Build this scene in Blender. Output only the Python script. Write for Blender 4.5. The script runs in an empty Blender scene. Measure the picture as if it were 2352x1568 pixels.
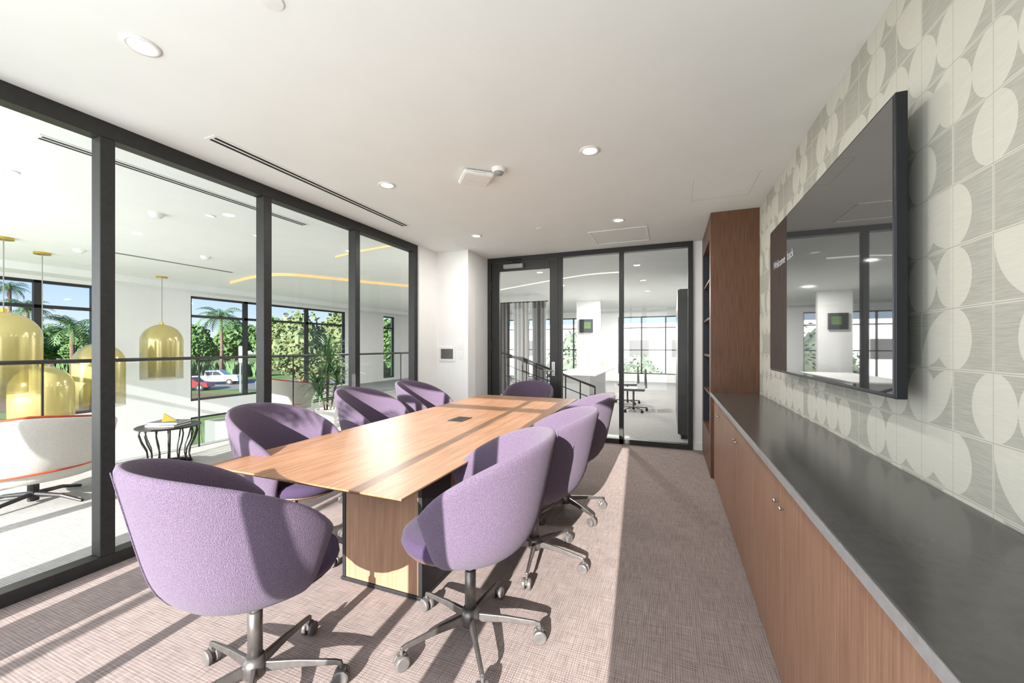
import bpy, bmesh, math, random
from mathutils import Vector, Matrix
random.seed(7)
SC = bpy.context.scene
COL = SC.collection
R = math.radians
PI = math.pi
# ---------------------------------------------------------------- camera model
F = 915.0; YAW = R(21.7); H = 1.36; HZ = 795.0; CZ = 2.74
cs, sn = math.cos(YAW), math.sin(YAW)
def P(u, v, d):
    r = (u - 1176) / F * d
    return Vector((r * cs - d * sn, r * sn + d * cs, H - (v - HZ) * d / F))
def on_z(u, v, z):
    return P(u, v, F * (H - z) / (v - HZ))
# ---------------------------------------------------------------- nodes / materials
class NT:
    def __init__(s, m):
        m.use_nodes = True
        s.t = m.node_tree; s.t.nodes.clear()
        s.out = s.t.nodes.new('ShaderNodeOutputMaterial')
    def n(s, k, **kw):
        x = s.t.nodes.new(k)
        for a, b in kw.items():
            setattr(x, a, b)
        return x
    def l(s, a, b): s.t.links.new(a, b)
    def m(s, op, a, b=None, c=None):
        x = s.n('ShaderNodeMath', operation=op)
        for i, q in enumerate((a, b, c)):
            if q is None: continue
            if isinstance(q, (int, float)): x.inputs[i].default_value = q
            else: s.l(q, x.inputs[i])
        return x.outputs[0]
    def mix(s, f, a, b):
        x = s.n('ShaderNodeMix', data_type='RGBA')
        for i, q in ((0, f), (6, a), (7, b)):
            if isinstance(q, (int, float)): x.inputs[i].default_value = q
            elif isinstance(q, tuple): x.inputs[i].default_value = (*q[:3], 1)
            else: s.l(q, x.inputs[i])
        return x.outputs[2]
def S(r, g, b):
    f = lambda c: (c / 255 / 12.92) if c / 255 < .04045 else ((c / 255 + .055) / 1.055) ** 2.4
    return (f(r), f(g), f(b))
def mat(name, c1, c2=None, scale=20, stretch=(1, 1, 1), rough=.6, metal=0, bump=0, ior=1.45, emit=0, sheen=0, coat=0, detail=3):
    m = bpy.data.materials.new(name); t = NT(m)
    if c2 is None: c2 = tuple(c * .93 for c in c1)
    b = t.n('ShaderNodeBsdfPrincipled')
    tc = t.n('ShaderNodeTexCoord'); mp = t.n('ShaderNodeMapping'); mp.inputs['Scale'].default_value = stretch
    t.l(tc.outputs['Object'], mp.inputs[0])
    no = t.n('ShaderNodeTexNoise'); no.inputs['Scale'].default_value = scale; no.inputs['Detail'].default_value = detail
    t.l(mp.outputs[0], no.inputs['Vector'])
    rp = t.n('ShaderNodeMapRange'); rp.inputs[1].default_value = .3; rp.inputs[2].default_value = .7
    t.l(no.outputs[0], rp.inputs[0])
    c = t.mix(rp.outputs[0], c1, c2)
    t.l(c, b.inputs['Base Color'])
    b.inputs['Roughness'].default_value = rough; b.inputs['Metallic'].default_value = metal; b.inputs['IOR'].default_value = ior
    if sheen: b.inputs['Sheen Weight'].default_value = sheen
    if coat: b.inputs['Coat Weight'].default_value = coat
    if emit:
        b.inputs['Emission Strength'].default_value = emit
        b.inputs['Emission Color'].default_value = (*c1, 1)
    if bump:
        bp = t.n('ShaderNodeBump'); bp.inputs['Strength'].default_value = bump; bp.inputs['Distance'].default_value = .005
        t.l(no.outputs[0], bp.inputs['Height']); t.l(bp.outputs[0], b.inputs['Normal'])
    t.l(b.outputs[0], t.out.inputs[0])
    return m
def mat_glass(name, tint=(.96, .97, .97), ior=1.42, extra=0.0):
    m = bpy.data.materials.new(name); t = NT(m)
    tr = t.n('ShaderNodeBsdfTransparent'); tr.inputs[0].default_value = (*tint, 1)
    gl = t.n('ShaderNodeBsdfGlossy'); gl.inputs['Roughness'].default_value = 0.0
    fr = t.n('ShaderNodeFresnel'); fr.inputs[0].default_value = ior
    fac = t.m('ADD', fr.outputs[0], extra)
    mx = t.n('ShaderNodeMixShader'); t.l(fac, mx.inputs[0]); t.l(tr.outputs[0], mx.inputs[1]); t.l(gl.outputs[0], mx.inputs[2])
    t.l(mx.outputs[0], t.out.inputs[0]); return m
def mat_pendant(name, k=1.0):
    m = bpy.data.materials.new(name); t = NT(m)
    tc = t.n('ShaderNodeTexCoord'); sp = t.n('ShaderNodeSeparateXYZ'); t.l(tc.outputs['Object'], sp.inputs[0])
    mr = t.n('ShaderNodeMapRange'); mr.inputs[1].default_value = .1; mr.inputs[2].default_value = .75
    t.l(sp.outputs[2], mr.inputs[0])
    no = t.n('ShaderNodeTexNoise'); no.inputs['Scale'].default_value = 2
    b = t.n('ShaderNodeBsdfPrincipled'); b.inputs['Roughness'].default_value = .16; b.inputs['IOR'].default_value = 1.8; b.inputs['Metallic'].default_value = .35
    t.l(t.mix(no.outputs[0], S(218, 204, 140), S(200, 186, 118)), b.inputs['Base Color'])
    tr = t.n('ShaderNodeBsdfTransparent'); t.l(t.mix(mr.outputs[0], S(226, 224, 216), S(238, 230, 192)), tr.inputs[0])
    f = t.m('MULTIPLY_ADD', mr.outputs[0], .7 * k, .16)
    mx = t.n('ShaderNodeMixShader'); t.l(f, mx.inputs[0]); t.l(tr.outputs[0], mx.inputs[1]); t.l(b.outputs[0], mx.inputs[2])
    t.l(mx.outputs[0], t.out.inputs[0]); return m
def mat_carpet(name, ca, cb, cc):
    m = bpy.data.materials.new(name); t = NT(m)
    b = t.n('ShaderNodeBsdfPrincipled'); b.inputs['Roughness'].default_value = .95
    tc = t.n('ShaderNodeTexCoord'); hs = []
    for st in ((170, 8, 1), (8, 170, 1)):
        mp = t.n('ShaderNodeMapping'); mp.inputs['Scale'].default_value = st
        t.l(tc.outputs['Object'], mp.inputs[0])
        no = t.n('ShaderNodeTexNoise'); no.inputs['Scale'].default_value = 1; no.inputs['Detail'].default_value = 2
        t.l(mp.outputs[0], no.inputs['Vector'])
        mr = t.n('ShaderNodeMapRange'); mr.inputs[1].default_value = .3; mr.inputs[2].default_value = .7
        t.l(no.outputs[0], mr.inputs[0]); hs.append(mr.outputs[0])
    sp = t.n('ShaderNodeSeparateXYZ'); t.l(tc.outputs['Object'], sp.inputs[0])
    wx = t.m('GREATER_THAN', t.m('SINE', t.m('MULTIPLY', sp.outputs[0], 2 * PI / .010)), .1)
    wy = t.m('GREATER_THAN', t.m('SINE', t.m('MULTIPLY', sp.outputs[1], 2 * PI / .012)), .1)
    g = t.m('MULTIPLY', t.m('ADD', wx, wy), .26)
    s = t.m('ADD', t.m('MULTIPLY', t.m('ADD', hs[0], hs[1]), .27), g)
    c = t.mix(s, ca, cb)
    c2 = t.mix(t.m('MULTIPLY', t.m('MULTIPLY', hs[0], hs[1]), .3), c, cc)
    t.l(c2, b.inputs['Base Color'])
    bp = t.n('ShaderNodeBump'); bp.inputs['Strength'].default_value = .3; bp.inputs['Distance'].default_value = .003
    t.l(s, bp.inputs['Height']); t.l(bp.outputs[0], b.inputs['Normal'])
    t.l(b.outputs[0], t.out.inputs[0]); return m
def mat_wallpaper(name):
    m = bpy.data.materials.new(name); t = NT(m)
    b = t.n('ShaderNodeBsdfPrincipled'); b.inputs['Roughness'].default_value = .75
    tc = t.n('ShaderNodeTexCoord'); sp = t.n('ShaderNodeSeparateXYZ'); t.l(tc.outputs['Object'], sp.inputs[0])
    cy = t.m('ADD', t.m('DIVIDE', sp.outputs[1], .168), .06); cz = t.m('ADD', t.m('DIVIDE', sp.outputs[2], .192), .3)
    def cell(oy, oz, seed, k=1.0):
        y = t.m('ADD', t.m('MULTIPLY', cy, k), oy); z = t.m('ADD', t.m('MULTIPLY', cz, k), oz)
        iy = t.m('FLOOR', y); iz = t.m('FLOOR', z)
        fy = t.m('SUBTRACT', t.m('SUBTRACT', y, iy), .5); fz = t.m('SUBTRACT', t.m('SUBTRACT', z, iz), .5)
        cb = t.n('ShaderNodeCombineXYZ'); t.l(iy, cb.inputs[0]); t.l(iz, cb.inputs[1]); cb.inputs[2].default_value = seed
        wn = t.n('ShaderNodeTexWhiteNoise', noise_dimensions='3D'); t.l(cb.outputs[0], wn.inputs['Vector'])
        return fy, fz, wn.outputs['Value']
    def ell(a, c, ra, rc):
        a = t.m('DIVIDE', a, ra); c = t.m('DIVIDE', c, rc)
        return t.m('LESS_THAN', t.m('ADD', t.m('MULTIPLY', a, a), t.m('MULTIPLY', c, c)), 1.0)
    masks = []
    # beads centred on the vertical grid lines, a little taller than wide
    fy, fz, w = cell(.5, 0, 1.5)
    masks.append(t.m('MULTIPLY', ell(fy, fz, .5, .505), t.m('LESS_THAN', w, .58)))
    # long slanted blobs bridging two tiles, joined from quarter sweeps
    fy, fz, w = cell(0, 0, 3.5)
    def arc(sy, sz, rr):
        return ell(t.m('SUBTRACT', fy, .5 * sy), t.m('SUBTRACT', fz, .5 * sz), rr, rr)
    on1 = t.m('LESS_THAN', w, .15); on2 = t.m('GREATER_THAN', w, .90)
    masks.append(t.m('MULTIPLY', arc(-1, 1, 1.0), on1))
    masks.append(t.m('MULTIPLY', t.m('MULTIPLY', arc(-1, -1, 1.0), arc(1, 1, 1.0)), on2))
    ay = t.m('ABSOLUTE', fy); az = t.m('ABSOLUTE', fz)
    e = t.m('MAXIMUM', ay, az)
    masks.append(t.m('GREATER_THAN', e, .476))
    mk = masks[0]
    for q in masks[1:]: mk = t.m('MAXIMUM', mk, q)
    mp = t.n('ShaderNodeMapping'); mp.inputs['Scale'].default_value = (1, 14, 260); t.l(tc.outputs['Object'], mp.inputs[0])
    no = t.n('ShaderNodeTexNoise'); no.inputs['Scale'].default_value = 1; t.l(mp.outputs[0], no.inputs['Vector'])
    mr = t.n('ShaderNodeMapRange'); mr.inputs[1].default_value = .35; mr.inputs[2].default_value = .65; t.l(no.outputs[0], mr.inputs[0])
    linen = t.mix(mr.outputs[0], S(164, 163, 152), S(178, 177, 166))
    cream = t.mix(mr.outputs[0], S(199, 197, 185), S(204, 202, 190))
    c = t.mix(mk, linen, cream)
    ln = t.m('GREATER_THAN', e, .493)
    c = t.mix(t.m('MULTIPLY', ln, .65), c, S(142, 142, 132))
    t.l(c, b.inputs['Base Color']); t.l(b.outputs[0], t.out.inputs[0]); return m

M = {}
M['ceiling'] = mat('ceiling_paint', S(239, 241, 239), S(236, 238, 236), 3, rough=.9)
M['wall'] = mat('white_wall_paint', S(238, 238, 236), S(234, 234, 232), 4, rough=.85)
M['carpet'] = mat_carpet('woven_carpet', S(92, 79, 78), S(164, 149, 143), S(184, 171, 164))
M['carpet2'] = mat_carpet('lounge_carpet', S(118, 117, 115), S(176, 174, 170), S(188, 186, 182))
M['paper'] = mat_wallpaper('geometric_wallpaper')
M['black'] = mat('black_aluminium', S(50, 49, 48), S(42, 42, 41), 30, rough=.45, metal=.2)
M['dark'] = mat('dark_plastic', S(34, 34, 36), S(28, 28, 30), 30, rough=.5)
M['base'] = mat('bronze_metal', S(112, 108, 105), S(96, 92, 90), 30, rough=.34, metal=.7)
M['caster'] = mat('caster_rubber', S(92, 88, 86), S(78, 75, 74), 30, rough=.4)
M['chrome'] = mat('brushed_chrome', S(200, 200, 200), S(180, 180, 180), 60, rough=.2, metal=1)
M['purple'] = mat('purple_wool', S(102, 87, 107), S(74, 61, 80), 300, rough=.95, bump=.8, sheen=.1)
M['plum'] = mat('plum_wool_seat', S(70, 54, 82), S(52, 39, 64), 330, rough=.95, bump=.5, sheen=.06)  # darker copy of the purple; shade inside the shell is put into the colour
M['cream'] = mat('cream_boucle', S(208, 204, 196), S(184, 179, 170), 220, rough=.95, bump=.4)
M['red'] = mat('red_piping', S(196, 66, 36), rough=.7)
M['oak'] = mat('oak_veneer', S(164, 124, 95), S(132, 95, 69), 5, stretch=(9, .7, 9), rough=.38, detail=6)
M['oakv'] = mat('oak_veneer_upright', S(156, 123, 99), S(134, 102, 80), 5, stretch=(9, 9, .7), rough=.4, detail=6)
M['edge'] = mat('dark_wood_edge', S(96, 66, 52), rough=.45)
M['walnut'] = mat('walnut_veneer', S(114, 80, 58), S(86, 57, 40), 7, stretch=(14, 14, .6), rough=.4, detail=6)
M['walnut2'] = mat('walnut_cabinet_front', S(158, 121, 98), S(132, 97, 77), 8, stretch=(14, 14, .5), rough=.42, detail=6)
M['stone'] = mat('dark_stone', S(74, 73, 71), S(80, 79, 77), 40, rough=.17, detail=9)
M['stone_edge'] = mat('honed_stone_edge', S(150, 148, 148), S(138, 136, 136), 40, rough=.3)  # sunlight on the counter's front edge is put into this paler colour
M['glass'] = mat_glass('clear_glass')
M['glass2'] = mat_glass('exterior_glass', (.97, .98, .99), 1.3)
M['balglass'] = mat_glass('balustrade_glass', (.90, .92, .90), 1.4)
M['pend'] = mat_pendant('yellow_glass')
M['pend2'] = mat_pendant('yellow_glass_inner', .4)
M['brass'] = mat('brass', S(200, 170, 70), rough=.25, metal=.7)
M['white'] = mat('white_plastic', S(238, 238, 236), rough=.5)
M['grey'] = mat('grey_plastic', S(150, 150, 148), rough=.5)
M['groove'] = mat('shadow_groove', S(188, 188, 184), rough=.8)
M['panelgrey'] = mat('panel_screen', S(92, 92, 90), rough=.3)
M['slot'] = mat('black_slot', S(25, 25, 25), rough=.8)
M['lamp'] = mat('lamp_glow', (1, .95, .85), (1, .93, .82), 5, emit=6)
M['tv'] = mat('tv_glass', S(60, 61, 62), S(60, 61, 62), 5, rough=.02, ior=3.6)
M['tvframe'] = mat('tv_frame', S(26, 28, 34), rough=.35)
M['txt'] = mat('screen_text', S(190, 190, 195), rough=.5)
M['leafA'] = mat('leaf_dark', S(58, 88, 42), S(94, 124, 62), 1.3, rough=.7)
M['leafB'] = mat('leaf_olive', S(82, 104, 58), S(122, 126, 86), 1.3, rough=.7)
M['leafC'] = mat('leaf_greyish', S(96, 108, 90), S(124, 134, 114), 1.3, rough=.7)
M['leafP'] = mat('leaf_palm', S(92, 122, 70), S(64, 94, 54), 2, rough=.6)
M['leafI'] = mat('leaf_indoor', S(70, 104, 62), S(96, 128, 84), 8, rough=.45)
M['bark'] = mat('bark', S(120, 100, 80), S(84, 68, 54), 5, rough=.9)
M['grass'] = mat('lawn_grass', S(104, 124, 62), S(84, 106, 52), .6, rough=.95)
M['road'] = mat('asphalt', S(124, 122, 120), S(110, 108, 106), 2, rough=.95)
M['soil'] = mat('mulch', S(122, 88, 64), S(92, 86, 54), .8, rough=.95)
M['carw'] = mat('white_car_paint', S(206, 209, 214), rough=.3)
M['carr'] = mat('red_car_paint', S(130, 38, 40), rough=.3)
M['curtain'] = mat('charcoal_curtain', S(116, 114, 113), S(138, 136, 134), 40, rough=.9)
M['palecurtain'] = mat('pale_curtain', S(208, 206, 203), S(188, 186, 183), 40, rough=.9)
M['orange'] = mat('warm_led_wood', S(244, 206, 146), S(240, 198, 134), 8, emit=.45)
M['led'] = mat('white_led', (1, 1, 1), emit=.6)
M['pot'] = mat('white_pot', S(214, 212, 206), rough=.5)
M['bookb'] = mat('book_cover_grey', S(86, 90, 96), rough=.5)
M['bookw'] = mat('book_pages', S(228, 224, 214), rough=.8)
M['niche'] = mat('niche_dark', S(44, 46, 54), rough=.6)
M['cabgrey'] = mat('grey_cabinet', S(66, 66, 66), S(58, 58, 58), 6, rough=.3)

# ---------------------------------------------------------------- mesh builder
class MB:
    def __init__(s): s.v = []; s.f = []
    def add(s, vs, fs):
        o = len(s.v); s.v += [tuple(x) for x in vs]; s.f += [tuple(i + o for i in f) for f in fs]; return s
    def box(s, x0, x1, y0, y1, z0, z1):
        v = [(x, y, z) for z in (z0, z1) for y in (y0, y1) for x in (x0, x1)]
        return s.add(v, [(0, 2, 3, 1), (4, 5, 7, 6), (0, 1, 5, 4), (2, 6, 7, 3), (0, 4, 6, 2), (1, 3, 7, 5)])
    def tube(s, path, r, n=8, closed=False, caps=True):
        path = [Vector(p) for p in path]; k = len(path); rs = r if isinstance(r, (list, tuple)) else [r] * k
        o = len(s.v); up = None
        for i, p in enumerate(path):
            if closed: t = path[(i + 1) % k] - path[i - 1]
            else: t = path[min(i + 1, k - 1)] - path[max(i - 1, 0)]
            t.normalize()
            if up is None: up = Vector((0, 0, 1)) if abs(t.z) < .9 else Vector((1, 0, 0))
            a = t.cross(up)
            if a.length < 1e-4: a = t.orthogonal()
            a.normalize(); b = a.cross(t).normalized(); up = b
            for j in range(n):
                w = 2 * PI * j / n
                s.v.append(tuple(p + (a * math.cos(w) + b * math.sin(w)) * rs[i]))
        m = k if closed else k - 1
        for i in range(m):
            for j in range(n):
                a0 = o + i * n + j; a1 = o + i * n + (j + 1) % n; b0 = o + ((i + 1) % k) * n + j; b1 = o + ((i + 1) % k) * n + (j + 1) % n
                s.f.append((a0, a1, b1, b0))
        if caps and not closed:
            s.f.append(tuple(o + j for j in reversed(range(n)))); s.f.append(tuple(o + (k - 1) * n + j for j in range(n)))
        return s
    def lathe(s, prof, n=24, c=(0, 0, 0), sx=1, sy=1):
        o = len(s.v); k = len(prof)
        for r, z in prof:
            for j in range(n):
                w = 2 * PI * j / n
                s.v.append((c[0] + sx * r * math.cos(w), c[1] + sy * r * math.sin(w), c[2] + z))
        for i in range(k - 1):
            for j in range(n):
                s.f.append((o + i * n + j, o + i * n + (j + 1) % n, o + (i + 1) * n + (j + 1) % n, o + (i + 1) * n + j))
        if prof[0][0] > 1e-5: s.f.append(tuple(o + j for j in reversed(range(n))))
        if prof[-1][0] > 1e-5: s.f.append(tuple(o + (k - 1) * n + j for j in range(n)))
        return s
    def build(s, name, m, parent=None, loc=(0, 0, 0), smooth=False, bevel=0, subsurf=0, rotz=0):
        me = bpy.data.meshes.new(name); me.from_pydata(s.v, [], s.f); me.validate(); me.update()
        o = bpy.data.objects.new(name, me); COL.objects.link(o)
        mats = m if isinstance(m, list) else [m]
        for q in mats: me.materials.append(q)
        if smooth:
            me.polygons.foreach_set('use_smooth', [True] * len(me.polygons))
        o.location = loc; o.rotation_euler.z = rotz
        if parent: o.parent = parent
        if bevel:
            b = o.modifiers.new('bevel', 'BEVEL'); b.width = bevel; b.segments = 2; b.limit_method = 'ANGLE'
        if subsurf:
            b = o.modifiers.new('subsurf', 'SUBSURF'); b.levels = subsurf; b.render_levels = subsurf
        return o
def thing(name, label, cat, loc=(0, 0, 0), rz=0, group=None):
    o = bpy.data.objects.new(name, None); COL.objects.link(o); o.location = loc; o.rotation_euler.z = rz
    o.empty_display_size = .1
    o['label'] = label; o['category'] = cat
    if group: o['group'] = group
    return o
def tag(o, label, cat, group=None, kind=None):
    o['label'] = label; o['category'] = cat
    if group: o['group'] = group
    if kind: o['kind'] = kind
    return o
def struct(o, label=None):
    o['kind'] = 'structure'
    if label: o['label'] = label
    return o
def dup(root, loc, rz, label):
    r = root.copy(); COL.objects.link(r); r.location = loc; r.rotation_euler.z = rz; r['label'] = label
    for ch in list(root.children):
        c = ch.copy(); COL.objects.link(c); c.parent = r
        for g in ch.children:
            d = g.copy(); COL.objects.link(d); d.parent = c
    return r

# ---------------------------------------------------------------- room shell
XL, XR, YF, YB = -3.22, .822, 5.76, -.75
VX, VY = -5.98, 4.7      # edge of the atrium opening
struct(MB().box(XL - .1, XR + .1, YB, YF, -.15, 0).build('floor', M['carpet']))
fl = MB(); fl.box(VX, XL - .1, YB, 16, -.15, 0); fl.box(-7.9, VX, VY, 16, -.15, 0); fl.box(-10.5, -7.9, 10.2, 16, -.15, 0); fl.box(XL - .1, 1.0, YF, 16, -.15, 0)
struct(fl.build('floor_lounge', M['carpet2']))
struct(MB().box(-10.7, 1.1, YB - .1, 16.1, CZ, CZ + .15).build('ceiling', M['ceiling']))
struct(MB().box(XR, XR + .12, YB, YF + .12, 0, CZ).build('wall_right', M['paper']))
struct(MB().box(.27, XR, YF, YF + .12, 0, CZ).build('wall_front', M['wall']))
struct(MB().box(XL - .1, -2.69, 5.06, 5.9, 0, CZ).box(XL - .1, XL + .02, 4.6, 5.06, 0, CZ).build('wall_pier', M['wall']))
struct(MB().box(.9, 1.0, YF + .12, 16, 0, CZ).build('wall_corridor', M['wall']))
# exterior wall on the left
def holes(ax, pos, th, rng, z0, z1, wins, name):
    mb = MB()
    def b(a0, a1, c0, c1):
        if a1 - a0 < .005 or c1 - c0 < .005: return
        if ax == 'x': mb.box(pos - th, pos, a0, a1, c0, c1)
        else: mb.box(a0, a1, pos - th, pos, c0, c1)
    cur = rng[0]
    for w0, w1 in sorted(set((w[0], w[1]) for w in wins)):
        b(cur, w0, z0, z1); zc = z0
        for q in sorted([w for w in wins if (w[0], w[1]) == (w0, w1)], key=lambda w: w[2]):
            b(w0, w1, zc, q[2]); zc = q[3]
        b(w0, w1, zc, z1); cur = w1
    b(cur, rng[1], z0, z1)
    return struct(mb.build(name, M['wall']))
WX = -10.5
holes('x', WX, .2, (YB, 16), -3.6, CZ, [(-.3, 4.26, .06, 2.55), (-.3, 4.26, -3.2, -.32), (5.92, 10.75, .06, 2.55), (5.92, 10.75, -3.2, -.32), (12.7, 13.4, .1, 2.55)], 'wall_left')
holes('y', YB, .15, (-10.6, XR + .1), 0, CZ, [(-10.3, -7.6, .06, 2.66), (-7.2, -3.5, .06, 2.66), (-2.97, -2.88, .06, 2.66), (-2.58, -.05, .06, 2.66)], 'wall_back')
holes('y', 16.1, .1, (-10.6, 1.0), 0, CZ, [(-6.6, -2.7, .06, 2.5), (-1.9, .7, .3, 2.5)], 'wall_far')
struct(MB().box(-10.6, VX - .3, YB - .1, 11, -3.65, -3.55).build('floor_lower', M['carpet2']))
struct(MB().box(VX - .12, VX, YB, VY - .012, -.45, .003).box(-7.912, VX, VY - .012, VY + .02, -.45, .003).box(-7.912, -7.88, VY + .02, 10.2, -.45, .003).build('trim_1', M['wall']))
struct(MB().box(VX - .1, VX + .02, YB, VY, -3.55, -.451).box(-7.9, VX - .1, VY, VY + .1, -3.55, -.451).box(-7.9, -7.8, VY + .1, 10.2, -3.55, -.451).build('wall_lower', M['wall']))
# rear glazing frames (behind the camera)
mb = MB()
for x, w in ((-.72, .13), (-1.10, .06), (-2.08, .07), (-4.45, .14), (-5.7, .06), (-6.5, .06), (-8.9, .08)): mb.box(x - w / 2, x + w / 2, YB - .1, YB - .03, .06, 2.66)
for x0, x1 in ((-10.3, -7.6), (-7.2, -3.5), (-2.58, -.05)):
    mb.box(x0, x1, YB - .1, YB - .03, 2.36, 2.42); mb.box(x0, x1, YB - .1, YB - .03, .06, .11)
struct(mb.build('window_4', M['black']))
# exterior windows
def ext_window(n, y0, y1, z0, z1, mull, trans):
    fr = MB(); w = .05; xa, xb = WX - .13, WX - .05
    fr.box(xa, xb, y0, y1, z0, z0 + w).box(xa, xb, y0, y1, z1 - w, z1).box(xa, xb, y0, y0 + w, z0, z1).box(xa, xb, y1 - w, y1, z0, z1)
    for q in mull: fr.box(xa, xb, q - .05, q + .05, z0, z1)
    for q in trans: fr.box(xa, xb, y0, y1, q - .03, q + .03)
    o = struct(fr.build('window_%d' % n, M['black']))
    p = MB(); x = WX - .09; p.add([(x, y0, z0), (x, y1, z0), (x, y1, z1), (x, y0, z1)], [(0, 1, 2, 3)])
    p.build('pane', M['glass2'], o); return o
ext_window(5, -.3, 4.26, .06, 2.55, [1.2, 2.4, 3.5], [2.08])
ext_window(6, 5.92, 10.75, .06, 2.55, [7.27, 9.2], [2.08])
ext_window(7, 12.7, 13.4, .1, 2.55, [], [2.08])
ext_window(8, -.3, 4.26, -3.2, -.32, [1.2, 2.4, 3.5], [])
ext_window(9, 5.92, 10.75, -3.2, -.32, [7.27, 9.2], [])
# far wall window frames
fr = MB()
for x0, x1, z0, n in ((-6.6, -2.7, .06, 4), (-1.9, .7, .3, 3)):
    for k in range(n + 1):
        x = x0 + (x1 - x0) * k / n; fr.box(x - .025, x + .025, 16.02, 16.08, z0, 2.5)
    for z in (z0, 1.2, 2.05, 2.46): fr.box(x0, x1, 16.02, 16.08, z, z + .035)
struct(fr.build('window_10', M['black']))
# baseboards
struct(MB().box(.27, .385, YF - .012, YF, 0, .1).build('baseboard_front', M['white']))
struct(MB().box(XL + .02, -2.678, 5.048, 5.06, 0, .1).box(-2.69, -2.678, 5.06, YF - .06, 0, .1).box(XL + .02, XL + .032, 4.6, 5.05, 0, .1).build('baseboard_pier', M['white']))
struct(MB().box(-10.5, -9.9, YB, 16, 2.62, CZ).build('trim_2', M['ceiling']))

# glazed partition on the left
fr = MB(); xa, xb = XL - .1, XL
fr.box(xa, xb, YB, 4.6, 2.64, CZ); fr.box(xa, xb, YB, 4.6, 0, .075)
ys = [-.74, .32, 1.36, 2.41, 3.47, 4.56]
for y in ys: fr.box(xa, xb, y - .036, y + .036, .075, 2.64)
part = struct(fr.build('window_1', M['black'], bevel=.004))
for i in range(5):
    p = MB(); x = XL - .05; y0, y1 = ys[i] + .036, ys[i + 1] - .036
    p.add([(x, y0, .07), (x, y1, .07), (x, y1, 2.65), (x, y0, 2.65)], [(0, 1, 2, 3)])
    p.build('pane', M['glass'], part)
# front glazing with the door
fr = MB(); ya, yb = YF - .05, YF + .05
fr.box(-2.69, .27, ya, yb, 2.67, CZ); fr.box(-2.69, -2.63, ya, yb, 0, 2.67); fr.box(-1.54, -1.49, ya, yb, 0, 2.67); fr.box(-.667, -.61, ya, yb, 0, 2.67)
fr.box(.215, .27, ya, yb, 0, 2.67); fr.box(-1.49, .215, ya, yb, 0, .07)
fg = struct(fr.build('window_2', M['black'], bevel=.003))
for x0, x1 in ((-1.49, -.667), (-.61, .215)):
    p = MB(); p.add([(x0, YF, .07), (x1, YF, .07), (x1, YF, 2.67), (x0, YF, 2.67)], [(0, 1, 2, 3)]); p.build('pane', M['glass'], fg)
dr = MB(); d0, d1 = -2.625, -1.545; ya, yb = YF - .03, YF + .02
dr.box(d0, d0 + .13, ya, yb, .01, 2.66).box(d1 - .13, d1, ya, yb, .01, 2.66).box(d0 + .13, d1 - .13, ya, yb, 2.53, 2.66).box(d0 + .13, d1 - .13, ya, yb, .01, .26)
door = struct(dr.build('door_1', M['black'], bevel=.003))
p = MB(); p.add([(d0 + .13, YF, .26), (d1 - .13, YF, .26), (d1 - .13, YF, 2.53), (d0 + .13, YF, 2.53)], [(0, 1, 2, 3)]); p.build('pane', M['glass'], door)
hd = MB(); hd.box(-1.64, -1.59, ya - .012, ya, .92, 1.13); hd.tube([(-1.615, ya, 1.0), (-1.615, ya - .06, 1.0), (-1.75, ya - .065, 1.0)], .01, 8)
hd.build('door_handle', M['chrome'], door, smooth=False)
cl = MB(); cl.box(-2.40, -2.08, ya - .07, ya, 2.555, 2.62); cl.build('door_closer', M['grey'], door, bevel=.006)
ca = MB(); ca.tube([(-2.15, ya - .04, 2.63), (-2.3, ya - .22, 2.66), (-2.12, ya - .03, 2.69)], .012, 6); ca.build('closer_arm', M['dark'], door)
for z in (.4, 1.35, 2.3): MB().tube([(d0 - .002, ya - .012, z - .06), (d0 - .002, ya - .012, z + .06)], .011, 8).build('hinge', M['dark'], door)

# ---------------------------------------------------------------- ceiling fittings
def downlight(x, y, label, r=.085, z=CZ, sun=True):
    t = thing('recessed_downlight', label, 'ceiling light', (x, y, z), group='recessed ceiling lights')
    MB().lathe([(r, 0), (r, -.006), (r * .78, -.009), (r * .66, -.002), (r * .66, 0)], 28).build('trim_ring', M['white'], t, smooth=True)
    MB().lathe([(r * .66, -.001), (r * .45, -.003), (0, -.0035)], 24).build('diffuser', M['lamp'], t, smooth=True)
    return t
for x, y, lb in ((-2.255, 1.07, 'large nearest recessed downlight above the near end of the table, left side of ceiling'),
                 (-2.255, 2.77, 'recessed downlight between the linear diffuser and the square access point'),
                 (-2.255, 4.46, 'small recessed downlight near the white pier, left of the ceiling hatch'),
                 (-.53, 2.81, 'recessed downlight right of the smoke detector'),
                 (-.53, 1.09, 'recessed downlight above the nearest cabinet-side chair, just above the photo edge'),
                 (-.53, 4.48, 'recessed downlight just in front of the ceiling hatch by the glass door')):
    downlight(x, y, lb, .07)
for u, v, lb in ((25, 393, 'downlight over the lounge seen through the first glass pane at far left'),
                 (483, 495, 'small lounge downlight seen through second glass pane'),
                 (590, 541, 'tiny lounge downlight near the third mullion')):
    q = on_z(u, v, CZ); downlight(q.x, q.y, lb, .045)
def diffuser(x, y0, y1, label):
    t = thing('linear_diffuser', label, 'air vent', (x, (y0 + y1) / 2, CZ), group='linear slot diffusers'); L = (y1 - y0) / 2
    MB().box(-.055, .055, -L, L, -.004, 0).build('vent_frame', M['white'], t)
    for s in (-1, 1):
        MB().box(s * .022 - .011, s * .022 + .011, -L + .02, L - .02, -.006, -.0035).build('slot', M['slot'], t)
diffuser(-2.82, 1.70, 3.80, 'long black double slot air diffuser in the meeting room ceiling')
diffuser(-3.86, 1.27, 3.35, 'slot air diffuser in the lounge ceiling beyond the glass partition')
diffuser(-7.6, 3.2, 5.0, 'distant slot diffuser over the atrium')
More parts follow.
